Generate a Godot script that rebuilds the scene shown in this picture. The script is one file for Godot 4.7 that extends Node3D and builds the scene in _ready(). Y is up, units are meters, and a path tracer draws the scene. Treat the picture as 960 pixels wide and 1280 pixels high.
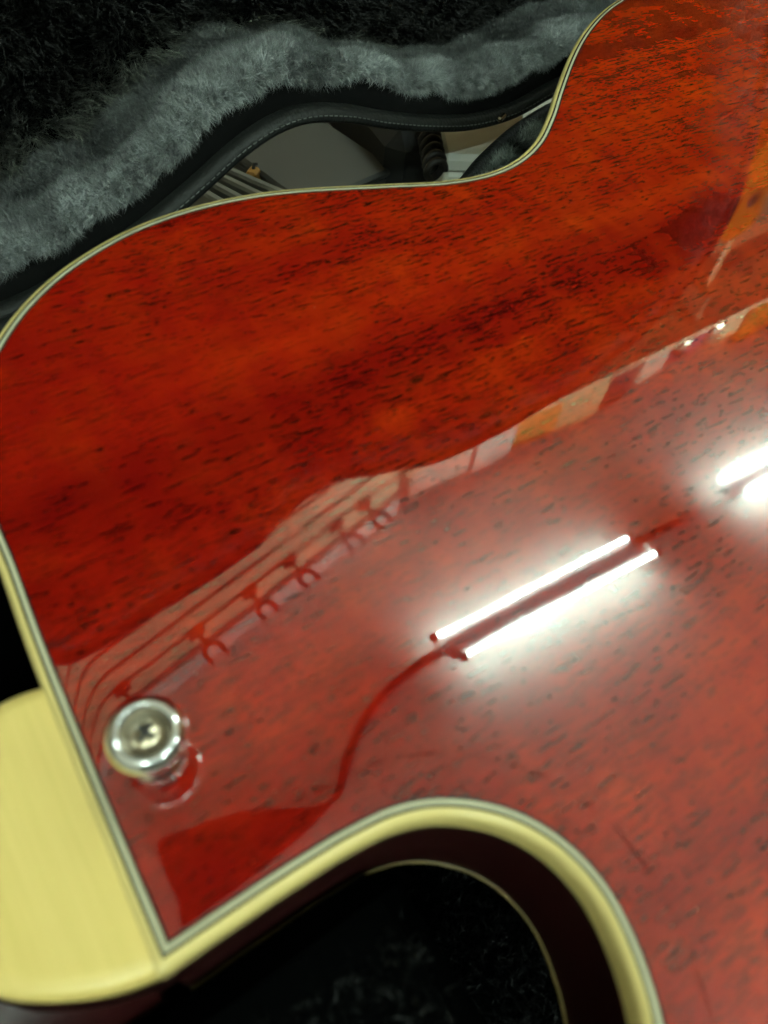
extends Node3D
# A cherry red guitar lying face down on its open plush lined case, seen close across its back.
# Metres, y up. The floor is y = 0; the guitar's back is the plane y = TOP; x runs along the guitar's axis.

const TOP := 0.155
const SLAB := 0.045          # body thickness
var rng := RandomNumberGenerator.new()
var mats := {}

func _ready() -> void:
	rng.seed = 4711
	_camera()
	_environment()
	_materials()
	_room()
	_lights()
	_slat_wall()
	_case()
	_guitar()
	_behind()

# ------------------------------------------------------------------ camera and light
func _camera() -> void:
	var cam := Camera3D.new()
	cam.name = "camera"
	var att := CameraAttributesPhysical.new()
	att.frustum_focal_length = 17.625      # 68.5 degrees upright
	att.frustum_focus_distance = 0.36
	att.frustum_near = 0.01
	att.frustum_far = 60.0
	att.exposure_aperture = 8.0
	cam.attributes = att
	cam.fov = 68.5
	cam.near = 0.01
	cam.far = 60.0
	cam.transform = Transform3D(Basis(Vector3(0.82596, 0.08674, 0.55702), Vector3(0.41627, 0.57246, -0.7064), Vector3(-0.38014, 0.81533, 0.43673)).orthonormalized(), Vector3(0, 0.30, 0))
	add_child(cam)
	cam.current = true

func _environment() -> void:
	var we := WorldEnvironment.new()
	we.name = "environment"
	var e := Environment.new()
	e.background_mode = Environment.BG_COLOR
	e.background_color = Color(0.02, 0.02, 0.02)
	e.tonemap_mode = Environment.TONE_MAPPER_LINEAR
	e.tonemap_exposure = 1.85
	e.sdfgi_enabled = true
	e.ssao_enabled = true
	e.ssil_enabled = true
	we.environment = e
	add_child(we)

const TUBE_GLOW := 240.0
const LAMP_ENERGY := 0.08

# ------------------------------------------------------------------ helpers
func lin(r: float, g: float, b: float) -> Color:
	return Color(r, g, b).linear_to_srgb()

func mat(key: String, c: Color, rough := 0.6, metal := 0.0, spec := 0.5) -> StandardMaterial3D:
	var m := StandardMaterial3D.new()
	m.resource_name = key
	m.albedo_color = c
	m.roughness = rough
	m.metallic = metal
	m.metallic_specular = spec
	mats[key] = m
	return m

func tag(o: Node, label: String, category := "", group := "", kind := "") -> void:
	if label != "":
		o.set_meta("label", label)
	if category != "":
		o.set_meta("category", category)
	if group != "":
		o.set_meta("group", group)
	if kind != "":
		o.set_meta("kind", kind)

func thing(called: String, label: String, category: String, at := Vector3.ZERO, group := "") -> Node3D:
	var o := Node3D.new()
	o.name = called
	o.position = at
	add_child(o, true)
	tag(o, label, category, group)
	return o

func part(called: String, mesh: Mesh, m: Material, parent: Node, xf := Transform3D.IDENTITY) -> MeshInstance3D:
	var o := MeshInstance3D.new()
	o.name = called
	o.mesh = mesh
	o.material_override = m
	o.transform = xf
	parent.add_child(o, true)
	return o

func new_st() -> SurfaceTool:
	var st := SurfaceTool.new()
	st.begin(Mesh.PRIMITIVE_TRIANGLES)
	return st

func done(st: SurfaceTool) -> ArrayMesh:
	st.generate_normals()
	return st.commit()

# rows of points; faces look along (along x across) reversed by flip
func grid(st: SurfaceTool, rows: Array, closed := false, flip := false, smooth := 0, uv_mm := 0.0) -> void:
	st.set_smooth_group(smooth if smooth >= 0 else 0xFFFFFFFF)
	var n := rows.size()
	for i in (n if closed else n - 1):
		var a: PackedVector3Array = rows[i]
		var b: PackedVector3Array = rows[(i + 1) % n]
		for j in a.size() - 1:
			var q := [a[j], b[j], b[j + 1], a[j], b[j + 1], a[j + 1]]
			if flip:
				q = [a[j], b[j + 1], b[j], a[j], a[j + 1], b[j + 1]]
			for v in q:
				st.add_vertex(v)

func fill(st: SurfaceTool, poly: PackedVector2Array, put: Callable, flip := false) -> void:
	st.set_smooth_group(0xFFFFFFFF)
	var t := Geometry2D.triangulate_polygon(poly)
	for k in range(0, t.size(), 3):
		var o := [t[k], t[k + 1], t[k + 2]]
		var a := poly[o[0]]
		var cw := (poly[o[1]] - a).cross(poly[o[2]] - a) > 0.0
		if cw == flip:
			o = [o[0], o[2], o[1]]
		for i in o:
			st.add_vertex(put.call(poly[i]))

func box_mesh(size: Vector3, bevel := 0.0) -> ArrayMesh:
	var st := new_st()
	if bevel <= 0.0:
		bevel = minf(size.x, minf(size.y, size.z)) * 0.06
	var h := size / 2.0
	var b := bevel
	# a chamfered box: three sets of faces pulled in, edges and corners filled by the hull of 24 points
	for ax in 3:
		var u := (ax + 1) % 3
		var v := (ax + 2) % 3
		for s in [-1.0, 1.0]:
			var q := []
			for k in [[-1, -1], [1, -1], [1, 1], [-1, 1]]:
				var p := Vector3.ZERO
				p[ax] = s * h[ax]
				p[u] = k[0] * (h[u] - b)
				p[v] = k[1] * (h[v] - b)
				q.append(p)
			quad(st, q[0], q[1], q[2], q[3], s > 0)
		for su in [-1.0, 1.0]:
			for sv in [-1.0, 1.0]:
				var p0 := Vector3.ZERO
				p0[u] = su * h[u]
				p0[v] = sv * (h[v] - b)
				var p1 := Vector3.ZERO
				p1[u] = su * (h[u] - b)
				p1[v] = sv * h[v]
				var e := Vector3.ZERO
				e[ax] = h[ax] - b
				quad(st, p0 - e, p0 + e, p1 + e, p1 - e, su * sv < 0)
	for sx in [-1.0, 1.0]:
		for sy in [-1.0, 1.0]:
			for sz in [-1.0, 1.0]:
				var a := Vector3(sx * h.x, sy * (h.y - b), sz * (h.z - b))
				var c := Vector3(sx * (h.x - b), sy * h.y, sz * (h.z - b))
				var d := Vector3(sx * (h.x - b), sy * (h.y - b), sz * h.z)
				st.set_smooth_group(0xFFFFFFFF)
				for p in ([a, d, c] if sx * sy * sz > 0 else [a, c, d]):
					st.add_vertex(p)
	return done(st)

func quad(st: SurfaceTool, a: Vector3, b: Vector3, c: Vector3, d: Vector3, flip := false) -> void:
	st.set_smooth_group(0xFFFFFFFF)
	for p in ([a, c, b, a, d, c] if flip else [a, b, c, a, c, d]):
		st.add_vertex(p)

func lathe(profile: Array, seg := 48) -> ArrayMesh:
	var st := new_st()
	var rows := []
	for i in seg:
		var a := TAU * i / seg
		var r := PackedVector3Array()
		for p in profile:
			r.append(Vector3(cos(a) * p.x, p.y, sin(a) * p.x))
		rows.append(r)
	grid(st, rows, true, false, 1)
	return done(st)

func tube(path: PackedVector3Array, radius: float, seg := 8) -> ArrayMesh:
	var st := new_st()
	var rows := []
	var side := Vector3.ZERO
	for i in path.size():
		var t := (path[mini(i + 1, path.size() - 1)] - path[maxi(i - 1, 0)]).normalized()
		if side == Vector3.ZERO:
			side = t.cross(Vector3.UP if absf(t.y) < 0.9 else Vector3.RIGHT).normalized()
		side = (side - t * side.dot(t)).normalized()
		var up := t.cross(side)
		var r := PackedVector3Array()
		for k in seg + 1:
			var a := TAU * k / seg
			r.append(path[i] + (side * cos(a) + up * sin(a)) * radius)
		rows.append(r)
	grid(st, rows, false, false, 1)
	return done(st)

# Catmull-Rom through points; those in sharp keep their corner
func smooth_line(pts: Array, per: int, closed: bool, sharp := []) -> PackedVector2Array:
	var out := PackedVector2Array()
	var n := pts.size()
	for i in (n if closed else n - 1):
		var p1: Vector2 = pts[i]
		var p2: Vector2 = pts[(i + 1) % n]
		var p0: Vector2 = pts[(i - 1 + n) % n] if (closed or i > 0) else p1
		var p3: Vector2 = pts[(i + 2) % n] if (closed or i < n - 2) else p2
		if i in sharp:
			p0 = p1 * 2.0 - p2
		if (i + 1) % n in sharp:
			p3 = p2 * 2.0 - p1
		var d1 := sqrt(maxf(p1.distance_to(p0), 1e-6))
		var d2 := sqrt(maxf(p2.distance_to(p1), 1e-6))
		var d3 := sqrt(maxf(p3.distance_to(p2), 1e-6))
		var m1 := (p2 - p1) + d2 * ((p1 - p0) / d1 - (p2 - p0) / (d1 + d2))
		var m2 := (p2 - p1) + d2 * ((p3 - p2) / d3 - (p3 - p1) / (d2 + d3))
		for k in per:
			var t := float(k) / per
			out.append(p1 * (2 * t * t * t - 3 * t * t + 1) + m1 * (t * t * t - 2 * t * t + t) + p2 * (-2 * t * t * t + 3 * t * t) + m2 * (t * t * t - t * t))
	if not closed:
		out.append(pts[n - 1])
	return out

# every point moved by d along the mitre, towards the right of the direction of travel (x to the right, y down)
func inset(line: PackedVector2Array, d: float, closed := true) -> PackedVector2Array:
	var out := PackedVector2Array()
	var n := line.size()
	for i in n:
		var a := line[(i - 1 + n) % n] if closed or i > 0 else line[i]
		var c := line[(i + 1) % n] if closed or i < n - 1 else line[i]
		var t1 := (line[i] - a).normalized()
		var t2 := (c - line[i]).normalized()
		if t1 == Vector2.ZERO: t1 = t2
		if t2 == Vector2.ZERO: t2 = t1
		var n1 := Vector2(-t1.y, t1.x)
		var n2 := Vector2(-t2.y, t2.x)
		var m := (n1 + n2).normalized()
		out.append(line[i] + m * d / maxf(m.dot(n1), 0.35))
	# where a corner turns inwards, points that would overshoot the mitre stop at it
	for i in (n if closed else 0):
		var t1 := (line[i] - line[(i - 1 + n) % n]).normalized()
		var t2 := (line[(i + 1) % n] - line[i]).normalized()
		if t1.dot(t2) > 0.8 or t1.cross(t2) * d < 0.0:
			continue
		for k in range(1, 60):
			var j := (i + k) % n
			if (out[j] - out[i]).dot(t2) < 0.0 and line[j].distance_to(line[i]) < absf(d) * 3.0:
				out[j] = out[i]
			j = (i - k + n) % n
			if (out[j] - out[i]).dot(t1) > 0.0 and line[j].distance_to(line[i]) < absf(d) * 3.0:
				out[j] = out[i]
	return out

func noise(seed_: int, freq: float, octaves := 3, kind := FastNoiseLite.TYPE_SIMPLEX_SMOOTH) -> FastNoiseLite:
	var f := FastNoiseLite.new()
	f.seed = seed_
	f.noise_type = kind
	f.frequency = freq
	f.fractal_type = FastNoiseLite.FRACTAL_FBM
	f.fractal_octaves = octaves
	return f

func noise_tex(seed_: int, freq: float, size := 256, normal := false, bump := 4.0, octaves := 4) -> NoiseTexture2D:
	var t := NoiseTexture2D.new()
	t.width = size
	t.height = size
	t.seamless = true
	t.noise = noise(seed_, freq, octaves)
	t.as_normal_map = normal
	t.bump_strength = bump
	return t

# ------------------------------------------------------------------ materials
func _materials() -> void:
	mat("cream_plastic", lin(0.60, 0.47, 0.18), 0.2)
	mat("binding_black", lin(0.012, 0.011, 0.010), 0.25)
	mat("binding_white", lin(0.43, 0.40, 0.27), 0.2)
	mat("shaded_binding", lin(0.22, 0.16, 0.06), 0.4)  # binding darkened in the colour for the shade under the body
	var heel := mat("heel_cap_maple", Color.WHITE, 0.3)
	heel.albedo_texture = _cream_texture()
	heel.uv1_triplanar = true
	heel.uv1_scale = Vector3(12, 12, 12)
	mat("dark_cherry", lin(0.016, 0.0025, 0.0025), 0.38, 0.0, 0.35)
	mat("chrome", lin(0.76, 0.77, 0.78), 0.05, 1.0)
	mat("steel_screw", lin(0.42, 0.36, 0.26), 0.25, 1.0)
	mat("slot_black", lin(0.01, 0.01, 0.01), 0.6)
	var vinyl := mat("black_vinyl", lin(0.006, 0.0065, 0.006), 0.5, 0.0, 0.3)
	vinyl.uv1_triplanar = true
	vinyl.uv1_scale = Vector3(40, 40, 40)
	vinyl.heightmap_enabled = true
	vinyl.heightmap_texture = noise_tex(5, 0.035, 256, false, 4.0, 2)
	vinyl.heightmap_scale = 0.03
	mat("lip_black", lin(0.004, 0.004, 0.004), 0.9, 0.0, 0.1)
	mat("plush_backing", lin(0.0008, 0.0009, 0.0009), 1.0, 0.0, 0.0)
	mat("pad_backing", lin(0.03, 0.034, 0.033), 0.95, 0.0, 0.1)
	for k in [["grey_fibre", 0.6], ["black_fibre", 0.5]]:
		var f := mat(k[0], Color.WHITE, k[1], 0.0, 0.35)
		f.vertex_color_use_as_albedo = true
	mat("ceiling_white", lin(0.80, 0.79, 0.74), 0.9, 0.0, 0.2)
	mat("wall_white", lin(0.70, 0.67, 0.58), 0.85, 0.0, 0.2)
	mat("wall_dark", lin(0.06, 0.06, 0.058), 0.8, 0.0, 0.2)
	mat("wall_brown", lin(0.30, 0.19, 0.10), 0.8, 0.0, 0.2)
	var fl := mat("floor_vinyl", lin(0.27, 0.26, 0.235), 0.7, 0.0, 0.3)
	fl.uv1_triplanar = true
	fl.uv1_world_triplanar = true
	fl.uv1_scale = Vector3(9, 9, 9)
	fl.heightmap_enabled = true
	fl.heightmap_texture = noise_tex(9, 0.09, 256)
	fl.heightmap_scale = 0.05
	mat("slat_beige", lin(0.84, 0.64, 0.42), 0.6)
	mat("groove_dark", lin(0.05, 0.03, 0.02), 0.8)
	mat("hanger_black", lin(0.012, 0.011, 0.011), 0.5)
	mat("enamel_white", lin(0.82, 0.82, 0.80), 0.35)
	mat("housing_grey", lin(0.17, 0.17, 0.17), 0.45)
	mat("cord_dark", lin(0.012, 0.009, 0.008), 0.5)
	var glow := mat("tube_glow", lin(0.9, 0.9, 0.9), 0.4)
	glow.emission_enabled = true
	glow.emission = Color(0.895, 1.0, 0.95)
	glow.emission_energy_multiplier = TUBE_GLOW
	var fresh := glow.duplicate()
	fresh.resource_name = "tube_glow_fresh"
	fresh.emission_energy_multiplier = TUBE_GLOW * 0.39
	mats["tube_glow_fresh"] = fresh
	_wood()

func _cream_texture() -> ImageTexture:
	var n := noise(21, 0.02, 3)
	var im := Image.create_empty(256, 256, false, Image.FORMAT_RGB8)
	for y in 256:
		for x in 256:
			var s := 0.5 + 0.5 * n.get_noise_2d(x * 6.0, y * 0.10) + 0.35 * n.get_noise_2d(x * 17.0, y * 0.4 + 90.0)
			var k := 0.92 + 0.13 * clampf(s, 0.0, 1.0)
			im.set_pixel(x, y, lin(0.625 * k, 0.47 * k * (0.98 + 0.02 * k), 0.155 * k * k))
	return ImageTexture.create_from_image(im)

# the stained mahogany: 0.60 m by 0.46 m from (-0.03, -0.30), grain along x
const WX := -0.03
const WZ := -0.30
const WW := 0.60
const WH := 0.46

func _wood() -> void:
	var W := 2048
	var H := 1568
	var w := 1024
	var h := 784
	var pmx := w / WW      # pixels per metre
	# noises as images, quick to compute; those along the grain are computed small and stretched
	var fine := noise(31, 0.11, 3).get_image(128, h, false, false, false)
	fine.resize(w, h, Image.INTERPOLATE_CUBIC)
	var broad := noise(32, 0.030, 3).get_image(64, h, false, false, false)
	broad.resize(w, h, Image.INTERPOLATE_CUBIC)
	var cross := noise(33, 0.045, 3).get_image(w, h / 3, false, false, false)
	cross.resize(w, h, Image.INTERPOLATE_CUBIC)
	var blot := noise(34, 0.022, 4).get_image(w, h, false, false, false)
	var spot := noise(35, 0.085, 3).get_image(w / 2, h, false, false, false)
	spot.resize(w, h, Image.INTERPOLATE_CUBIC)
	for im_ in [fine, broad, cross, blot, spot]:
		im_.convert(Image.FORMAT_L8)
	var da := fine.get_data()
	var db := broad.get_data()
	var dc := cross.get_data()
	var dd := blot.get_data()
	var de := spot.get_data()
	# colour ramps from dark to light, redder to the left and more orange to the right
	var ramp := []
	for s in 17:
		var t := s / 16.0
		var lut := PackedByteArray()
		for k in 256:
			var v := k / 255.0
			var r := lerpf(0.085, lerpf(0.275, 0.41, t), pow(v, 1.15))
			var g := lerpf(0.0016, lerpf(0.0095, 0.043, t), pow(v, 1.7))
			var b := lerpf(0.0012, lerpf(0.0018, 0.0024, t), v)
			var c := lin(r, g, b)
			lut.append(int(c.r * 255)); lut.append(int(c.g * 255)); lut.append(int(c.b * 255))
		ramp.append(lut)
	var out := PackedByteArray()
	out.resize(w * h * 3)
	var wob := noise(36, 0.004, 2)
	var wobs := PackedFloat32Array()
	for x in w:
		wobs.append(wob.get_noise_1d(x) * 0.012)
	for y in h:
		var z := WZ + y / pmx
		for x in w:
			var i := y * w + x
			var zz := z + wobs[x] + (dd[i] - 128) * 0.00003
			var a := (zz + 0.116) / 0.0105
			var band := 0.32 / (1.0 + a * a * a * a)
			a = (zz + 0.094) / 0.006
			band += 0.17 / (1.0 + a * a * a * a)
			a = (zz + 0.105) / 0.004
			band -= 0.15 / (1.0 + a * a)
			a = (zz + 0.04) / 0.01
			band += 0.12 / (1.0 + a * a * a * a)
			var v := 0.66 - band + (da[i] - 128) * 0.0007 + (db[i] - 128) * 0.0022 + (dc[i] - 128) * 0.0015 + (dd[i] - 128) * 0.0005 + (de[i] - 128) * 0.0004
			var px := (x + (dd[i] - 128) * 1.4) / w
			var lut: PackedByteArray = ramp[clampi(int(px * 26.0 - 1.0), 0, 16)]
			var k := clampi(int(v * 255.0), 0, 255) * 3
			out[i * 3] = lut[k]
			out[i * 3 + 1] = lut[k + 1]
			out[i * 3 + 2] = lut[k + 2]
	var im := Image.create_from_data(w, h, false, Image.FORMAT_RGB8, out)
	im.resize(W, H, Image.INTERPOLATE_CUBIC)
	# open pores: short dark dashes along the grain, in drifts
	var px := im.get_data()
	var ppm := W / WW
	var drift := noise(37, 9.0, 3)
	var r2 := RandomNumberGenerator.new()
	r2.seed = 99
	for n in 140000:
		var x := WX + r2.randf() * WW
		var z := WZ + r2.randf() * WH
		var dens := drift.get_noise_2d(x * 0.8, z * 1.6) + 0.25
		if r2.randf() > clampf(0.45 + dens * 0.7, 0.15, 1.0):
			continue
		var long := (0.0012 + 0.0058 * pow(r2.randf(), 2.1)) * ppm
		var wide := (0.00006 + 0.00016 * r2.randf() * r2.randf()) * ppm
		var slope := 0.035 + r2.randfn() * 0.05
		var dark := lerpf(0.28, 1.0, r2.randf())
		var cx := (x - WX) * ppm
		var cz := (z - WZ) * ppm
		var bend := r2.randfn() * 0.0016
		for ix in range(int(-long / 2), int(long / 2) + 1):
			var u := 2.0 * ix / long
			var half := wide * sqrt(maxf(0.0, 1.0 - u * u)) * (0.75 + 0.5 * r2.randf())
			var yc := cz + ix * slope + bend * ix * ix
			for iy in range(int(floor(yc - half - 1)), int(ceil(yc + half + 1)) + 1):
				var X := int(cx) + ix
				if X < 0 or X >= W or iy < 0 or iy >= H:
					continue
				var cover := clampf(half + 0.45 - absf(iy - yc), 0.0, 1.0) * dark
				if cover <= 0.0:
					continue
				var o := (iy * W + X) * 3
				px[o] = int(px[o] * (1.0 - cover * 0.62))
				px[o + 1] = int(px[o + 1] * (1.0 - cover * 0.5))
				px[o + 2] = int(px[o + 2] * (1.0 - cover * 0.2))
	im = Image.create_from_data(W, H, false, Image.FORMAT_RGB8, px)
	# the lacquer is not dead level: faint orange peel, a few microns deep
	var lw := 1024
	var lh := 784
	var peel := Image.create_empty(lw, lh, false, Image.FORMAT_RF)
	var p1 := noise(41, 0.055, 2)
	var p2 := noise(42, 0.010, 2)
	for y in lh:
		for x in lw:
			peel.set_pixel(x, y, Color(0.5 + 0.17 * p1.get_noise_2d(x, y) + 0.12 * p2.get_noise_2d(x, y), 0, 0))
	var m := mat("cherry_mahogany", Color.WHITE, 0.022, 0.0, 0.71)
	m.albedo_texture = ImageTexture.create_from_image(im)
	m.texture_repeat = false
	m.heightmap_enabled = true
	m.heightmap_texture = ImageTexture.create_from_image(peel)
	m.heightmap_scale = 0.0009
	var sm := noise(43, 0.012, 4)
	var sg := Image.create_empty(512, 392, false, Image.FORMAT_L8)
	for y in 392:
		for x in 512:
			var k := smoothstep(0.18, 0.5, sm.get_noise_2d(x, y))
			sg.set_pixel(x, y, Color(0.30 + 0.7 * k, 0, 0))
	m.roughness = 0.055
	m.roughness_texture = ImageTexture.create_from_image(sg)
	m.roughness_texture_channel = BaseMaterial3D.TEXTURE_CHANNEL_RED

# ------------------------------------------------------------------ the room that the lacquer mirrors
const CEIL := 3.27

func _room() -> void:
	var x0 := -3.0
	var x1 := 6.2
	var z0 := -1.96
	var z1 := 3.3
	var t := 0.1
	var s := func(called: String, a: Vector3, b: Vector3, m: String) -> void:
		var o := part(called, box_mesh(b - a, 0.004), mats[m], self, Transform3D(Basis(), (a + b) / 2.0))
		tag(o, {"floor": "pale grey floor under the guitar case", "ceiling": "white ceiling mirrored in the lacquer", "wall_back": "brown wall with a pale top behind the case", "wall_front": "plain dark wall on the near side", "wall_left": "plain pale wall beyond the guitar neck", "wall_right": "brown wall beyond the guitar's tail"}[called], "", "", "structure")
	s.call("floor", Vector3(x0 - t, -t, z0 - t), Vector3(x1 + t, 0, z1 + t), "floor_vinyl")
	s.call("ceiling", Vector3(x0 - t, CEIL, z0 - t), Vector3(x1 + t, CEIL + t, z1 + t), "ceiling_white")
	s.call("wall_back", Vector3(x0 - t, 0, z0 - t), Vector3(x1 + t, CEIL, z0), "wall_brown")
	s.call("wall_front", Vector3(x0 - t, 0, z1), Vector3(x1 + t, CEIL, z1 + t), "wall_dark")
	s.call("wall_left", Vector3(x0 - t, 0, z0), Vector3(x0, CEIL, z1), "wall_white")
	s.call("wall_right", Vector3(x1, 0, z0), Vector3(x1 + t, CEIL, z1), "wall_brown")

func _lights() -> void:
	var spots := [
		[Vector3(1.89, 0, -0.862), 3.4, "twin tube ceiling light mirrored whole beside the cutaway"],
		[Vector3(3.79, 0, -0.80), 3.4, "twin tube ceiling light mirrored at the right edge"],
		[Vector3(-1.6, 0, 2.45), 3.4, "added unseen twin tube uplight behind the camera, nearest the neck end"],
		[Vector3(0.9, 0, 2.55), 3.4, "added unseen twin tube uplight behind the camera, middle of its row"],
		[Vector3(3.4, 0, 2.65), 3.4, "added unseen twin tube uplight behind the camera, nearest the tail end"]]
	var tube_m := lathe([Vector2(0.0, -0.585), Vector2(0.0112, -0.585), Vector2(0.0112, 0.585), Vector2(0.0, 0.585)], 12)
	var cap_m := lathe([Vector2(0.0, -0.016), Vector2(0.020, -0.016), Vector2(0.023, 0.0), Vector2(0.020, 0.016), Vector2(0.0, 0.016)], 12)
	var along := Transform3D(Basis(Vector3(0, 0, 1), PI / 2), Vector3.ZERO)
	for n in spots.size():
		var a: Array = spots[n]
		var o := thing("ceiling_light", a[2], "ceiling light", Vector3(a[0].x, CEIL, a[0].z), "fluorescent ceiling lights")
		o.rotation_degrees.y = -a[1]
		if n > 1:     # row out of view, added to light the ceiling; hangs on wires
			o.position.y = CEIL - 0.55
			for e in [-0.5, 0.5]:
				part("hanging_wire", tube(PackedVector3Array([Vector3(e, -0.002, 0), Vector3(e, 0.549, 0)]), 0.002, 6), mats.chrome, o)
		if n < 2:     # the others stand off from the ceiling
			o.position.y = CEIL - 0.055
			for e in [-0.4, 0.4]:
				part("standoff", box_mesh(Vector3(0.05, 0.088, 0.05), 0.004), mats.enamel_white, o, Transform3D(Basis(), Vector3(e, 0.0095, 0)))
		var up := -1.0 if n > 1 else 1.0      # the hanging ones throw their light upwards
		if n > 1:
			part("tray", box_mesh(Vector3(1.26, 0.012, 0.26), 0.004), mats.enamel_white, o, Transform3D(Basis(), Vector3(0, -0.012, 0)))
		part("housing", box_mesh(Vector3(1.21, 0.045, 0.105), 0.012), mats.housing_grey, o, Transform3D(Basis(), Vector3(0, -0.0235 * up - (0.03 if n < 2 else 0.0), 0)))
		for s in [-1.0, 1.0]:
			part("tube_light", tube_m, mats.tube_glow_fresh if n < 2 else mats.tube_glow, o, along.translated(Vector3(0.035 * s, -0.082 * up, 0.070 * s)))
			for e in [-1.0, 1.0]:
				part("end_cap", cap_m, mats.slot_black, o, along.translated(Vector3(0.035 * s + e * 0.600, -0.082 * up, 0.070 * s)))
				part("holder", box_mesh(Vector3(0.012, 0.03, 0.10), 0.002), mats.enamel_white, o, Transform3D(Basis(), Vector3(0.035 * s + e * 0.598, -0.060 * up, 0.04 * s)))
			var l := AreaLight3D.new()
			l.name = "lamp"
			l.area_size = Vector2(1.17, 0.025)
			l.light_color = Color(0.895, 1.0, 0.95)
			l.light_energy = LAMP_ENERGY * (0.5 if n < 2 else 1.0)
			l.set("area_range", 12.0)
			l.shadow_enabled = true
			l.transform = Transform3D(Basis(Vector3(1, 0, 0), -PI / 2 * up), Vector3(0.035 * s, -0.101 * up, 0.070 * s))
			o.add_child(l, true)
	# cord from the first light to a dark sheet added for the mirrored phone
	var line := smooth_line([Vector2(3.02, -0.845), Vector2(2.60, -0.885), Vector2(1.54, -0.945), Vector2(1.34, -0.94), Vector2(1.13, -0.93), Vector2(0.95, -0.90), Vector2(0.77, -0.83), Vector2(0.63, -0.72), Vector2(0.55, -0.62), Vector2(0.50, -0.53)], 6, false)
	var path := PackedVector3Array()
	for p in line:
		path.append(Vector3(p.x, CEIL - 0.026, p.y))
	var cord := part("power_cord", tube(path, 0.022, 8), mats.cord_dark, self)
	tag(cord, "dark cord curving along the ceiling from the lights to the dark added sheet", "cord")
	var poly := smooth_line([Vector2(-0.27, -0.87), Vector2(-0.02, -0.85), Vector2(0.16, -0.80), Vector2(0.32, -0.715), Vector2(0.43, -0.60), Vector2(0.50, -0.53), Vector2(0.45, -0.47), Vector2(0.3, -0.30), Vector2(0.0, -0.10), Vector2(-0.25, -0.10), Vector2(-0.30, -0.40), Vector2(-0.34, -0.77)], 6, true, [5])
	var st := new_st()
	fill(st, poly, func(p): return Vector3(p.x, CEIL - 0.03, p.y), true)
	var rows := []
	for p in poly:
		rows.append(PackedVector3Array([Vector3(p.x, CEIL - 0.03, p.y), Vector3(p.x, CEIL - 0.002, p.y)]))
	grid(st, rows, true, false, -1)
	var panel := part("phone_stand_in", done(st), mats.hanger_black, self)  # added sheet, stands in for the phone mirrored in the lacquer
	tag(panel, "dark rounded sheet added on the ceiling, standing in for the phone mirrored by the heel", "panel")

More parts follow.
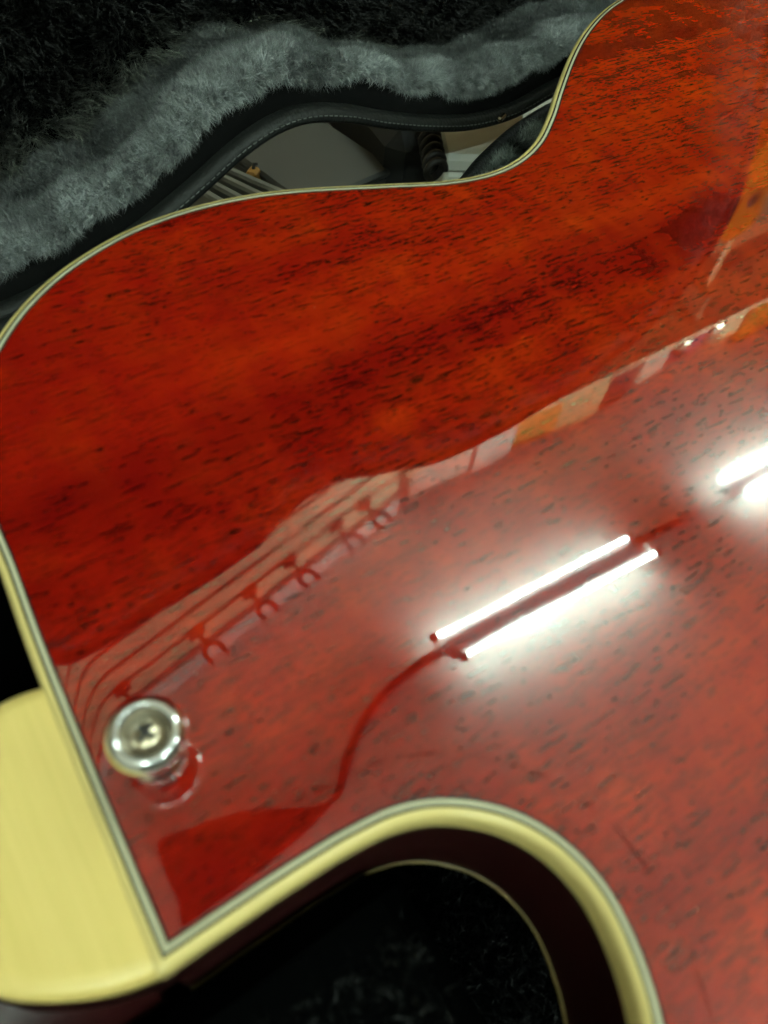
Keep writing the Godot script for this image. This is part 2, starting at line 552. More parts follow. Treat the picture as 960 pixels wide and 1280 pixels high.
func _slat_wall() -> void:
	var o := thing("slat_wall", "beige slat board wall with grooves and hangers, mirrored beside the strap button", "wall panel", Vector3(0, 0, -1.40))
	o.rotation.y = atan(0.2)
	part("backing", box_mesh(Vector3(2.9, 1.6, 0.012), 0.002), mats.groove_dark, o, Transform3D(Basis(), Vector3(0.15, CEIL - 0.8 - 0.01, -0.030)))
	var slat := box_mesh(Vector3(2.9, 0.128, 0.012), 0.003)
	for k in 9:
		part("slat", slat, mats.slat_beige, o, Transform3D(Basis(), Vector3(0.15, CEIL - 0.16 - 0.0805 - 0.161 * k, -0.016)))
	part("moulding", box_mesh(Vector3(2.9, 0.14, 0.05), 0.006), mats.enamel_white, o, Transform3D(Basis(), Vector3(0.15, CEIL - 0.075, -0.01)))
	var xs := [-0.02, 0.34, 0.62, 0.85, 1.13, 1.31]
	var names := ["leftmost", "second", "third", "fourth", "fifth", "rightmost"]
	var yoke := smooth_line([Vector2(-0.045, 0.07), Vector2(-0.05, 0.01), Vector2(-0.025, -0.025), Vector2(0.025, -0.025), Vector2(0.05, 0.01), Vector2(0.045, 0.07)], 5, false)
	var yp := PackedVector3Array()
	for p in yoke:
		yp.append(Vector3(p.x, 0.0, p.y))
	for k in 6:
		var at: Vector3 = o.transform * Vector3(xs[k] * 1.02, 2.95, 0)
		var h := thing("wall_hanger", "black guitar hanger on the beige slats, %s of six from the button side" % names[k], "hanger", at, "guitar hangers on the slat wall")
		h.rotation.y = o.rotation.y
		part("plate", box_mesh(Vector3(0.075, 0.065, 0.016), 0.003), mats.hanger_black, h, Transform3D(Basis(), Vector3(0, 0, 0.008)))
		part("arm", tube(PackedVector3Array([Vector3(0, 0, 0.01), Vector3(0, 0.004, 0.05), Vector3(0, 0.0, 0.09)]), 0.010), mats.hanger_black, h)
		part("yoke", tube(yp, 0.017), mats.hanger_black, h, Transform3D(Basis().scaled(Vector3(0.72, 0.72, 0.72)), Vector3(0, 0.0, 0.105)))
	# the high shelf beside it, with what stands there
	var sh := thing("high_shelf", "pale board shelf high on the brown wall", "shelf", Vector3(3.6, 2.80, -1.78))
	part("board", box_mesh(Vector3(4.2, 0.03, 0.34), 0.003), mats.slat_beige, sh)
	for s in [-1.7, 0.0, 1.7]:
		part("bracket", box_mesh(Vector3(0.03, 0.20, 0.26), 0.004), mats.wall_brown, sh, Transform3D(Basis(), Vector3(s, -0.1165, -0.02)))
	var tr := part("wall_moulding", box_mesh(Vector3(4.6, 0.10, 0.05), 0.006), mats.enamel_white, self, Transform3D(Basis(), Vector3(3.75, CEIL - 0.052, -1.932)))
	tag(tr, "white moulding along the top of the brown wall", "moulding")
	var items := [
		["cardboard_box", 1.80, 0.36, 0.30, lin(0.55, 0.40, 0.34), "pinkish carton on the high shelf, next to the slats"],
		["cardboard_box", 2.16, 0.26, 0.34, lin(0.60, 0.55, 0.50), "pale grey carton on the high shelf"],
		["cardboard_box", 2.46, 0.30, 0.30, lin(0.55, 0.28, 0.06), "tan orange carton on the high shelf"],
		["cardboard_box", 2.80, 0.34, 0.36, lin(0.66, 0.54, 0.28), "cream yellow carton on the high shelf"],
		["cardboard_box", 3.10, 0.20, 0.34, lin(0.06, 0.012, 0.012), "dark maroon carton on the high shelf"],
		["cardboard_box", 3.36, 0.26, 0.28, lin(0.55, 0.45, 0.36), "light tan carton on the high shelf"],
		["cardboard_box", 3.66, 0.26, 0.22, lin(0.16, 0.05, 0.10), "small plum carton on the high shelf"],
		["cardboard_box", 4.02, 0.30, 0.26, lin(0.70, 0.60, 0.36), "small cream carton at the tail end of the shelf"],
		["cardboard_box", 4.55, 0.62, 0.36, lin(0.62, 0.22, 0.02), "wide amber carton at the far end of the shelf"]]
	for a in items:
		var m := mat(a[5], a[4], 0.55)
		var c := thing(a[0], a[5], "box", Vector3(a[1], 2.8155, -1.79), "cartons on the high shelf")
		c.rotation.y = rng.randf_range(-0.12, 0.12)
		part("carton", box_mesh(Vector3(a[2], a[3], 0.26), 0.006), m, c, Transform3D(Basis(), Vector3(0, a[3] / 2, 0)))
		part("flap", box_mesh(Vector3(a[2] * 0.98, 0.006, 0.125), 0.001), m, c, Transform3D(Basis(Vector3(1, 0, 0), -0.25), Vector3(0, a[3] + 0.02, 0.064)))
	# jars and tins between and before the cartons
	var tin := mat("tin_metal", lin(0.7, 0.66, 0.55), 0.15, 1.0)
	var jar := lathe([Vector2(0.0, 0.0), Vector2(0.045, 0.0), Vector2(0.05, 0.008), Vector2(0.05, 0.11), Vector2(0.036, 0.13), Vector2(0.036, 0.15), Vector2(0.0, 0.152)], 24)
	for a in [[3.53, 0.9, "short tin before the light tan carton"], [3.83, 1.4, "tin beside the small plum carton"]]:
		var c := thing("tin", a[2], "tin", Vector3(a[0], 2.8155, -1.655), "tins on the high shelf")
		part("can", jar, tin, c, Transform3D(Basis().scaled(Vector3(1.0, a[1], 1.0)), Vector3.ZERO))
		part("lid", lathe([Vector2(0.0, -0.006), Vector2(0.040, -0.006), Vector2(0.041, 0.010), Vector2(0.0, 0.012)], 24), mats.hanger_black, c, Transform3D(Basis(), Vector3(0, 0.152 * a[1], 0)))
	# amber guitars that hang on the brown wall
	var amber := mat("amber_lacquer", lin(0.62, 0.17, 0.012), 0.15)
	var neck := mat("maple_neck", lin(0.50, 0.32, 0.14), 0.3)
	var body2 := smooth_line([Vector2(0, 0.24), Vector2(0.11, 0.22), Vector2(0.145, 0.13), Vector2(0.115, 0.02), Vector2(0.15, -0.10), Vector2(0.205, -0.22), Vector2(0.16, -0.36), Vector2(0, -0.40), Vector2(-0.16, -0.36), Vector2(-0.205, -0.22), Vector2(-0.15, -0.10), Vector2(-0.115, 0.02), Vector2(-0.145, 0.13), Vector2(-0.11, 0.22)], 6, true)
	var bst := new_st()
	fill(bst, body2, func(p): return Vector3(p.x, p.y, 0.05), true)
	fill(bst, body2, func(p): return Vector3(p.x, p.y, -0.05), false)
	var br := []
	for p in body2:
		br.append(PackedVector3Array([Vector3(p.x, p.y, 0.05), Vector3(p.x, p.y, -0.05)]))
	grid(bst, br, true, false, 1)
	var bm := done(bst)
	var hole := lathe([Vector2(0.0, 0.0), Vector2(0.05, 0.0), Vector2(0.052, -0.002)], 24)
	for a in [[3.15, 1.62, "amber guitar hanging on the brown wall, lower of the two"], [3.85, 2.15, "amber guitar hanging on the brown wall, higher of the two"]]:
		var g := thing("hanging_guitar", a[2], "guitar", Vector3(a[0], a[1], -1.88), "amber guitars hanging on the brown wall")
		part("body", bm, amber, g)
		part("sound_hole", hole, mats.slot_black, g, Transform3D(Basis(Vector3(1, 0, 0), PI / 2), Vector3(0, 0.0, 0.0535)))
		part("neck", box_mesh(Vector3(0.055, 0.38, 0.03), 0.008), neck, g, Transform3D(Basis(), Vector3(0, 0.43, 0.04)))
		part("headstock", box_mesh(Vector3(0.08, 0.16, 0.02), 0.008), neck, g, Transform3D(Basis(), Vector3(0, 0.70, 0.035)))

# ------------------------------------------------------------------ the case
const LO := Vector3(0.17, 0.1225, -0.29)
const YAW := 6.0

func lid_pt(p: Vector2, depth: float) -> Vector3:
	var y := deg_to_rad(YAW)
	return LO + Vector3(cos(y), 0, -sin(y)) * p.x + Vector3(0, p.y, 0) + Vector3(-sin(y), 0, -cos(y)) * depth

func sweep(line: PackedVector2Array, profile: Array, put: Callable, closed := true, smooth := 1, flip := false) -> ArrayMesh:
	var cols := []
	for p in profile:
		cols.append(inset(line, p.x, closed))
	var rows := []
	for i in line.size():
		var r := PackedVector3Array()
		for k in profile.size():
			r.append(put.call(cols[k][i], profile[k].y))
		rows.append(r)
	var st := new_st()
	grid(st, rows, closed, flip, smooth)
	return done(st)

func blade_tuft(count: int, spread: float, width: float, seed_: int) -> ArrayMesh:
	var r := RandomNumberGenerator.new()
	r.seed = seed_
	var v := PackedVector3Array()
	var nn := PackedVector3Array()
	for k in count:
		var base := Vector3(r.randfn() * spread, -0.12, r.randfn() * spread)
		var az := r.randf() * TAU
		var side := Vector3(cos(az), 0, sin(az)) * width * 0.5 * r.randf_range(0.7, 1.2)
		var lean := Vector3(r.randfn() * 0.20, 0, r.randfn() * 0.20)
		var curl := Vector3(r.randfn() * 0.16, 0, r.randfn() * 0.16)
		var tall := r.randf_range(0.75, 1.12)
		var p1 := base + (lean * 0.5 + Vector3(0, 0.6, 0)) * tall
		var p2 := base + (lean + curl + Vector3(0, 1.0, 0)) * tall
		var f := side.cross(Vector3.UP).normalized() * 0.6 + Vector3.UP * 0.4
		var q := [base - side, p1 - side * 0.8, base + side, base + side, p1 - side * 0.8, p1 + side * 0.8, p1 - side * 0.8, p2, p1 + side * 0.8]
		for p in q:
			v.append(p)
			nn.append(f.normalized())
	var arr := []
	arr.resize(Mesh.ARRAY_MAX)
	arr[Mesh.ARRAY_VERTEX] = v
	arr[Mesh.ARRAY_NORMAL] = nn
	var m := ArrayMesh.new()
	m.add_surface_from_arrays(Mesh.PRIMITIVE_TRIANGLES, arr)
	return m

func tufts(called: String, mesh: Mesh, m: Material, where: Array, shades: PackedColorArray, parent: Node) -> void:
	var mm := MultiMesh.new()
	mm.transform_format = MultiMesh.TRANSFORM_3D
	mm.use_colors = true
	mm.mesh = mesh
	mm.instance_count = where.size()
	for i in where.size():
		mm.set_instance_transform(i, where[i])
		mm.set_instance_color(i, shades[i])
	var o := MultiMeshInstance3D.new()
	o.name = called
	o.multimesh = mm
	o.material_override = m
	o.set_meta("kind", "stuff")
	parent.add_child(o, true)

func frame(at: Vector3, up: Vector3, long: float, wide: float, turn: float) -> Transform3D:
	var y := up.normalized()
	var x := y.cross(Vector3(0.31, 0.2, 0.93)).normalized().rotated(y, turn)
	return Transform3D(Basis(x * wide, y * long, x.cross(y) * wide), at)

func _case() -> void:
	var o := thing("guitar_case", "open black guitar case lined with black plush and grey fur", "guitar case")
	# ---- the lid, standing open behind the guitar
	var pts := [Vector2(-0.85, 0.10), Vector2(-0.34, 0.085), Vector2(-0.26, 0.05), Vector2(-0.225, 0.0), Vector2(-0.19, -0.033), Vector2(-0.152, -0.041), Vector2(-0.115, -0.037), Vector2(-0.085, -0.0285), Vector2(-0.057, -0.0175), Vector2(-0.033, -0.0065), Vector2(-0.016, -0.0013), Vector2(0.001, -0.0005), Vector2(0.024, -0.006), Vector2(0.05, -0.016), Vector2(0.084, -0.027), Vector2(0.115, -0.0345), Vector2(0.148, -0.037), Vector2(0.179, -0.033), Vector2(0.24, -0.027), Vector2(0.32, -0.005), Vector2(0.39, 0.05), Vector2(0.45, 0.13), Vector2(0.50, 0.22), Vector2(0.53, 0.30), Vector2(0.515, 0.37), Vector2(0.46, 0.420), Vector2(0.40, 0.436), Vector2(0.333, 0.441), Vector2(0.235, 0.436), Vector2(0.145, 0.416), Vector2(0.094, 0.389), Vector2(0.04, 0.359), Vector2(0.005, 0.352), Vector2(-0.02, 0.362), Vector2(-0.04, 0.376), Vector2(-0.08, 0.383), Vector2(-0.13, 0.384), Vector2(-0.19, 0.383), Vector2(-0.24, 0.36), Vector2(-0.30, 0.30), Vector2(-0.36, 0.27), Vector2(-0.85, 0.26)]
	var line := smooth_line(pts, 8, true, [0, 41])
	part("lid_rim", sweep(line, [Vector2(-0.001, 0.012), Vector2(-0.0012, 0.003), Vector2(-0.0004, -0.0006), Vector2(0.0006, -0.0022), Vector2(0.0016, -0.0025), Vector2(0.0046, -0.0008), Vector2(0.0058, 0.0012), Vector2(0.0062, 0.0030), Vector2(0.0064, 0.009)], lid_pt), mats.black_vinyl, o)
	var seam := inset(line, 0.0032)
	var stitch := box_mesh(Vector3(0.0019, 0.0005, 0.0004), 0.0001)
	var sw := []
	var sc := PackedColorArray()
	var run := 0.0
	for i in seam.size() - 1:
		var a3 := lid_pt(seam[i], -0.0021)
		var b3 := lid_pt(seam[i + 1], -0.0021)
		if seam[i].y > 0.09 or seam[i].x < -0.24 or seam[i].x > 0.40:
			continue
		var l := a3.distance_to(b3)
		while run < l:
			var d := (b3 - a3) / l
			sw.append(Transform3D(Basis(d, d.cross(lid_pt(Vector2.ZERO, 1.0) - lid_pt(Vector2.ZERO, 0.0)).normalized(), lid_pt(Vector2.ZERO, 1.0) - lid_pt(Vector2.ZERO, 0.0)), a3 + d * run))
			sc.append(Color(0.08, 0.085, 0.08))
			run += 0.0030
		run -= l
	tufts("stitching", stitch, mats.black_fibre, sw, sc, o)
	part("lid_lip", sweep(line, [Vector2(0.0063, 0.0045), Vector2(0.0130, 0.0050), Vector2(0.0200, 0.012)], lid_pt), mats.lip_black, o)
	var prof := [Vector2(0.0178, 0.0125), Vector2(0.0185, 0.0085), Vector2(0.0196, 0.0078), Vector2(0.0202, 0.0110), Vector2(0.0190, 0.022), Vector2(0.0165, 0.040), Vector2(0.0135, 0.060)]
	part("lid_padding", sweep(line, prof, lid_pt), mats.pad_backing, o)
	var back := inset(line, 0.003)
	var st := new_st()
	fill(st, back, func(p): return lid_pt(p, 0.058), true)
	var lp := part("lid_lining", done(st), mats.plush_backing, o)
	st = new_st()
	fill(st, line, func(p): return lid_pt(p, 0.068), false)
	var rows := []
	for p in line:
		rows.append(PackedVector3Array([lid_pt(p, 0.003), lid_pt(p, 0.068)]))
	grid(st, rows, true, true, 1)
	part("lid_shell", done(st), mats.black_vinyl, o)
	# fur on the padding, thick where it shows
	var clump := noise(51, 150.0, 2)
	var clump2 := noise(52, 190.0, 2)
	var coarse := noise(53, 22.0, 2)
	var fold := noise(54, 30.0, 1)
	var tuft := blade_tuft(10, 0.11, 0.036, 3)
	var cols := []
	for p in prof:
		cols.append(inset(line, p.x))
	var where := []
	var shades := PackedColorArray()
	for i in line.size():
		var u := line[i].x
		if u < -0.32:
			continue
		var seen: bool = line[i].y < 0.08 and u > -0.24 and u < 0.34
		var j := (i + 1) % line.size()
		var len_ := line[i].distance_to(line[j])
		var t := (line[j] - line[i]).normalized()
		var n2 := Vector2(-t.y, t.x)
		for k in range(1, prof.size() - 1):
			var dp: Vector2 = prof[k + 1] - prof[k]
			var count := int(len_ * dp.length() * (2.3e6 if seen else 2.4e5) * (1.5 if k < 3 else 1.0) + rng.randf())
			for c in count:
				var s := rng.randf()
				var f := rng.randf()
				var q: Vector2 = cols[k][i].lerp(cols[k][j], s).lerp(cols[k + 1][i].lerp(cols[k + 1][j], s), f)
				var depth: float = lerpf(prof[k].y, prof[k + 1].y, f)
				var at := lid_pt(q, depth)
				var nrm := Vector2(dp.y, -dp.x).normalized()      # (inwards, deeper)
				at += (lid_pt(q + n2, depth) - lid_pt(q, depth)) * 0.0042 * fold.get_noise_3dv(at)
				if k <= 2:
					nrm = nrm.lerp(Vector2(0.1, -1.0), 0.5).normalized()
				var up: Vector3 = lid_pt(q + n2 * nrm.x, depth + nrm.y) - lid_pt(q, depth)
				var lean := Vector3(clump.get_noise_3dv(at), clump.get_noise_3dv(at + Vector3(3, 1, 2)), clump2.get_noise_3dv(at)) * 0.85
				lean += Vector3(coarse.get_noise_3dv(at), 0, coarse.get_noise_3dv(at + Vector3(5, 5, 5))) * 0.6
				lean += Vector3(-0.25, -0.10, 0.45 if k <= 3 else -0.35)
				up = (up.normalized() + lean).normalized()
				var long := (0.0054 if k > 3 else 0.0066) * rng.randf_range(0.7, 1.2)
				where.append(frame(at, up, long if seen else long * 1.5, 0.0085 if seen else 0.022, rng.randf() * TAU))
				var tone := lerpf(0.32, 0.085, smoothstep(0.009, 0.040, depth)) * rng.randf_range(0.55, 1.35) * clampf(1.0 + 0.7 * fold.get_noise_3dv(at) + 0.6 * clump.get_noise_3dv(at * 1.3 + Vector3(7, 7, 7)), 0.35, 1.8)  # pale fringe, dark back and folds: light and shade put into the tone
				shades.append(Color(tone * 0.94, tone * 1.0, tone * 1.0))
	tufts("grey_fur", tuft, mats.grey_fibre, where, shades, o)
	# short black plush on the lid's back
	var short := blade_tuft(9, 0.22, 0.040, 5)
	where = []
	shades = PackedColorArray()
	for n in 62000:
		var q := Vector2(rng.randf_range(-0.21, 0.42), rng.randf_range(-0.045, 0.17))
		if n > 30000:     # the rest of the lining, which only the lacquer shows
			q = Vector2(rng.randf_range(-0.32, 0.53), rng.randf_range(-0.045, 0.44))
		if not Geometry2D.is_point_in_polygon(q, back):
			continue
		var at := lid_pt(q, 0.058)
		var lean := Vector3(clump.get_noise_3dv(at), clump2.get_noise_3dv(at), 0) * 1.1 + Vector3(coarse.get_noise_3dv(at), 0.25, 0) * 0.8
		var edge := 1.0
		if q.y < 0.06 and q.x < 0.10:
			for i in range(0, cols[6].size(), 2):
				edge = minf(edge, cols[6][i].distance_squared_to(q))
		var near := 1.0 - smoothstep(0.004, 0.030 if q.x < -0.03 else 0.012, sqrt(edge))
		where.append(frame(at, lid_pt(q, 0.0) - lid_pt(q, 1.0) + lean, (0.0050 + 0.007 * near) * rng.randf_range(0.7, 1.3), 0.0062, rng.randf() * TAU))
		var tone := (0.0040 + 0.0035 * smoothstep(0.05, 0.28, q.x) + 0.07 * near * near) * rng.randf_range(0.3, 1.7) * (1.0 + 1.6 * maxf(0.0, coarse.get_noise_3dv(at * 1.3)))  # paler towards the right: the light falling there is put into the tone
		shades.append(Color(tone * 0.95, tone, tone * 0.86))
	tufts("black_plush", short, mats.black_fibre, where, shades, o)

	# ---- the base under the guitar
	var bp := [Vector2(-0.09, -0.165), Vector2(-0.07, -0.205), Vector2(-0.03, -0.236), Vector2(0.05, -0.252), Vector2(0.11, -0.247), Vector2(0.16, -0.238), Vector2(0.20, -0.236), Vector2(0.2262, -0.2446), Vector2(0.252, -0.2588), Vector2(0.284, -0.2727), Vector2(0.3205, -0.2827), Vector2(0.38, -0.291), Vector2(0.46, -0.285), Vector2(0.53, -0.25), Vector2(0.58, -0.18), Vector2(0.595, -0.07), Vector2(0.58, 0.04), Vector2(0.53, 0.12), Vector2(0.46, 0.165), Vector2(0.38, 0.175), Vector2(0.30, 0.155), Vector2(0.22, 0.13), Vector2(0.12, 0.125), Vector2(0.03, 0.12), Vector2(-0.04, 0.10), Vector2(-0.08, 0.065), Vector2(-0.12, 0.035), Vector2(-0.68, 0.03), Vector2(-0.68, -0.13), Vector2(-0.14, -0.135)]
	var bl := smooth_line(bp, 6, true, [27, 28])
	var put := func(p: Vector2, y: float) -> Vector3: return Vector3(p.x, y, p.y)
	var rim := 0.105
	part("base_rim", sweep(bl, [Vector2(-0.001, rim - 0.012), Vector2(-0.001, rim - 0.003), Vector2(0.001, rim), Vector2(0.004, rim + 0.001), Vector2(0.007, rim - 0.001), Vector2(0.0075, rim - 0.008)], put), mats.black_vinyl, o)
	st = new_st()
	rows = []
	for p in bl:
		rows.append(PackedVector3Array([Vector3(p.x, rim - 0.01, p.y), Vector3(p.x, 0.004, p.y)]))
	grid(st, rows, true, false, 1)
	fill(st, bl, func(p): return Vector3(p.x, 0.004, p.y), false)
	part("base_shell", done(st), mats.black_vinyl, o)
	var bprof := [Vector2(0.006, rim - 0.006), Vector2(0.011, rim - 0.003), Vector2(0.017, rim - 0.010), Vector2(0.020, rim - 0.03), Vector2(0.018, 0.018)]
	part("base_padding", sweep(bl, bprof, put), mats.plush_backing, o)
	st = new_st()
	fill(st, inset(bl, 0.01), func(p): return Vector3(p.x, 0.024, p.y), true)
	part("base_lining", done(st), mats.plush_backing, o)
	where = []
	shades = PackedColorArray()
	cols = []
	for p in bprof:
		cols.append(inset(bl, p.x))
	for i in bl.size():
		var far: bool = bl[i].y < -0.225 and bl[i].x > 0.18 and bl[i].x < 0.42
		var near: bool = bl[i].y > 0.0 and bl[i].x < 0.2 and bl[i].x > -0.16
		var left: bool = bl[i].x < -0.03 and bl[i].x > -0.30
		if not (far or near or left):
			continue
		var j := (i + 1) % bl.size()
		var t := (bl[j] - bl[i]).normalized()
		var n2 := Vector2(-t.y, t.x)
		for k in bprof.size() - 1:
			var dp: Vector2 = bprof[k + 1] - bprof[k]
			for c in int(bl[i].distance_to(bl[j]) * dp.length() * 1.1e6 + rng.randf()):
				var s := rng.randf()
				var f := rng.randf()
				var q: Vector2 = cols[k][i].lerp(cols[k][j], s).lerp(cols[k + 1][i].lerp(cols[k + 1][j], s), f)
				var at := Vector3(q.x, lerpf(bprof[k].y, bprof[k + 1].y, f), q.y)
				var nv := Vector2(-dp.y, dp.x).normalized()
				var up := Vector3(n2.x * nv.x, nv.y, n2.y * nv.x)
				up += Vector3(clump.get_noise_3dv(at), clump2.get_noise_3dv(at), clump.get_noise_3dv(at * 1.4)) * 1.0 + Vector3(coarse.get_noise_3dv(at), 0, coarse.get_noise_3dv(at * 1.2))
				where.append(frame(at, up, 0.0060 * rng.randf_range(0.7, 1.2), 0.0075, rng.randf() * TAU))
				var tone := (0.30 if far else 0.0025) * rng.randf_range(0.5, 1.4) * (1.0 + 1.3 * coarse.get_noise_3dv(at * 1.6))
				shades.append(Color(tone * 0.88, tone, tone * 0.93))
	for n in 14000:
		var q := Vector2(rng.randf_range(-0.20, 0.09), rng.randf_range(-0.14, 0.11))
		if not Geometry2D.is_point_in_polygon(q, bl):
			continue
		var at := Vector3(q.x, 0.124 if q.x < 0.026 and q.x > -0.119 and q.y > -0.006 and q.y < 0.0265 else 0.024, q.y)
		var up := Vector3(clump.get_noise_3dv(at), 0.8, clump2.get_noise_3dv(at))
		where.append(frame(at, up, 0.0055 * rng.randf_range(0.7, 1.2), 0.008, rng.randf() * TAU))
		var tone := 0.0006 * rng.randf_range(0.5, 1.5)
		shades.append(Color(tone * 0.9, tone, tone * 0.97))
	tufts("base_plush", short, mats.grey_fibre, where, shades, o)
	var rest := box_mesh(Vector3(0.155, 0.104, 0.050), 0.006)
	part("neck_rest", rest, mats.plush_backing, o, Transform3D(Basis(), Vector3(-0.046, 0.075, 0.0065)))
	# a chromed draw latch on the far rim of the base
	part("latch", box_mesh(Vector3(0.007, 0.0025, 0.003), 0.0008), mats.steel_screw, o, Transform3D(Basis(Vector3.UP, 0.5), Vector3(0.2795, 0.1075, -0.2765)))

# ------------------------------------------------------------------ the guitar
func _guitar() -> void:
	var o := thing("guitar", "cherry red guitar lying face down, glossy mahogany back with cream binding", "guitar")
	var pts := [Vector2(-0.0155, -0.0203), Vector2(-0.0149, -0.045), Vector2(-0.0139, -0.078), Vector2(-0.0133, -0.0907), Vector2(-0.0123, -0.1065), Vector2(-0.0117, -0.122), Vector2(-0.0098, -0.138), Vector2(-0.006, -0.152), Vector2(0.0005, -0.1655), Vector2(0.0100, -0.1778), Vector2(0.0207, -0.1880), Vector2(0.035, -0.1974), Vector2(0.0568, -0.2058), Vector2(0.0775, -0.2085), Vector2(0.0986, -0.2070), Vector2(0.1166, -0.2025), Vector2(0.1445, -0.1920), Vector2(0.1644, -0.1845), Vector2(0.1804, -0.1816), Vector2(0.1948, -0.1832), Vector2(0.2100, -0.1893), Vector2(0.2269, -0.2010), Vector2(0.2465, -0.2172), Vector2(0.2708, -0.2364), Vector2(0.2911, -0.2505), Vector2(0.3132, -0.2630), Vector2(0.3327, -0.2712), Vector2(0.365, -0.280), Vector2(0.40, -0.283), Vector2(0.44, -0.278), Vector2(0.485, -0.257), Vector2(0.52, -0.222), Vector2(0.54, -0.18), Vector2(0.550, -0.13), Vector2(0.553, -0.07), Vector2(0.55, -0.01), Vector2(0.54, 0.04), Vector2(0.52, 0.082), Vector2(0.485, 0.118), Vector2(0.44, 0.138), Vector2(0.40, 0.144), Vector2(0.36, 0.140), Vector2(0.32, 0.130), Vector2(0.27, 0.110), Vector2(0.22, 0.094), Vector2(0.17, 0.090), Vector2(0.12, 0.094), Vector2(0.08, 0.094), Vector2(0.05, 0.086), Vector2(0.030, 0.075), Vector2(0.0270, 0.068), Vector2(0.0300, 0.059), Vector2(0.0360, 0.048), Vector2(0.0420, 0.037), Vector2(0.04830, 0.02680), Vector2(0.05150, 0.01870), Vector2(0.05300, 0.01080), Vector2(0.05195, 0.00225), Vector2(0.04860, -0.00500), Vector2(0.04345, -0.01095), Vector2(0.03730, -0.01545), Vector2(0.03045, -0.01810), Vector2(0.02240, -0.01940), Vector2(0.01450, -0.01990), Vector2(0.00370, -0.02020)]
	var line := smooth_line(pts, 8, true, [0])
	var put := func(p: Vector2, d: float) -> Vector3: return Vector3(p.x, TOP + d, p.y)
	# layers of binding from the outside in: cream, black, white, black
	part("binding", sweep(line, [Vector2(0.0001, -0.0075), Vector2(0.0, -0.0016), Vector2(0.0003, -0.0008), Vector2(0.0008, -0.0003), Vector2(0.0013, -0.00005), Vector2(0.0018, 0.0)], put), mats.cream_plastic, o)
	part("purfling", sweep(line, [Vector2(0.0018, -0.00002), Vector2(0.0024, -0.00002)], put), mats.binding_black, o)
	part("purfling", sweep(line, [Vector2(0.0024, 0.0), Vector2(0.0033, 0.0)], put), mats.binding_white, o)
	part("purfling", sweep(line, [Vector2(0.0033, -0.00002), Vector2(0.00385, -0.00002)], put), mats.binding_black, o)
	# the lacquered back: it rolls off over its last few millimetres
	var ins := [0.00384, 0.0048, 0.0064, 0.0078, 0.0095, 0.0120]
	var st := new_st()
	var rings := []
	var norms := []
	for d in ins:
		rings.append(inset(line, d))
	var outn := []
	for i in line.size():
		outn.append((rings[0][i] - rings[2][i]).normalized())
	for k in ins.size():
		var e: float = (ins[k] - ins[0]) / (ins[-1] - ins[0])
		norms.append(0.085 * pow(1.0 - e, 2.0))
	var vert := func(i: int, k: int) -> void:
		var p: Vector2 = rings[k][i]
		var e: float = (ins[k] - ins[0]) / (ins[-1] - ins[0])
		var s: float = norms[k]
		st.set_normal(Vector3(outn[i].x * s, 1.0, outn[i].y * s).normalized())
		st.set_uv(Vector2((p.x - WX) / WW, (p.y - WZ) / WH))
		st.add_vertex(Vector3(p.x, TOP - 0.00021 * pow(1.0 - e, 3.0) + 0.00012, p.y))
	for i in line.size():
		var j := (i + 1) % line.size()
		for k in ins.size() - 1:
			for q in [[i, k], [j, k], [j, k + 1], [i, k], [j, k + 1], [i, k + 1]]:
				vert.call(q[0], q[1])
	var inner: PackedVector2Array = rings[-1]
	var tri := Geometry2D.triangulate_polygon(inner)
	for k in range(0, tri.size(), 3):
		var q := [tri[k], tri[k + 1], tri[k + 2]]
		if (inner[q[1]] - inner[q[0]]).cross(inner[q[2]] - inner[q[0]]) < 0.0:
			q = [q[0], q[2], q[1]]
		for i in q:
			vert.call(i, ins.size() - 1)
	part("back", st.commit(), mats.cherry_mahogany, o)
	# dust and lint that settled on the lacquer
	var dw := []
	var dcol := PackedColorArray()
	for n in 34:
		var q := Vector2(rng.randf_range(0.0, 0.45), rng.randf_range(-0.26, 0.10))
		if not Geometry2D.is_point_in_polygon(q, inner):
			continue
		var sz := 0.00008 + 0.00014 * rng.randf() * rng.randf()
		var lint := 1.0 + (7.0 * rng.randf() if rng.randf() < 0.25 else 0.0)
		dw.append(Transform3D(Basis(Vector3.UP, rng.randf() * TAU).scaled_local(Vector3(sz * lint, sz, sz / sqrt(lint))), Vector3(q.x, TOP + 0.00012 + sz * 0.4, q.y)))
		dcol.append(Color(0.22, 0.20, 0.18))
	tufts("dust", box_mesh(Vector3(2, 1.4, 2), 0.4), mats.grey_fibre, dw, dcol, o)
	# sides, front plate and the front's own thin binding
	part("side", sweep(line, [Vector2(0.0006, -0.0075), Vector2(0.0006, -SLAB)], put, true, 1, true), mats.dark_cherry, o)
	part("front_binding", sweep(line, [Vector2(0.0006, -SLAB), Vector2(0.0002, -SLAB - 0.0002), Vector2(0.0002, -SLAB - 0.0011), Vector2(0.003, -SLAB - 0.0014)], put, true, 1, true), mats.shaded_binding, o)
	st = new_st()
	fill(st, inset(line, 0.002), func(p): return Vector3(p.x, TOP - SLAB - 0.003, p.y), false)
	part("front", done(st), mats.dark_cherry, o)
	# the neck heel under its cream cap
	var hp := [Vector2(-0.0127, -0.0782), Vector2(-0.0200, -0.0795), Vector2(-0.0300, -0.0775), Vector2(-0.0410, -0.0695), Vector2(-0.0465, -0.0570), Vector2(-0.0455, -0.0450), Vector2(-0.0410, -0.0360), Vector2(-0.0350, -0.0296), Vector2(-0.0275, -0.0248), Vector2(-0.0210, -0.0220), Vector2(-0.0142, -0.0204)]
	var hl := smooth_line(hp, 6, false)
	var rev: PackedVector2Array = hl.duplicate()
	rev.reverse()
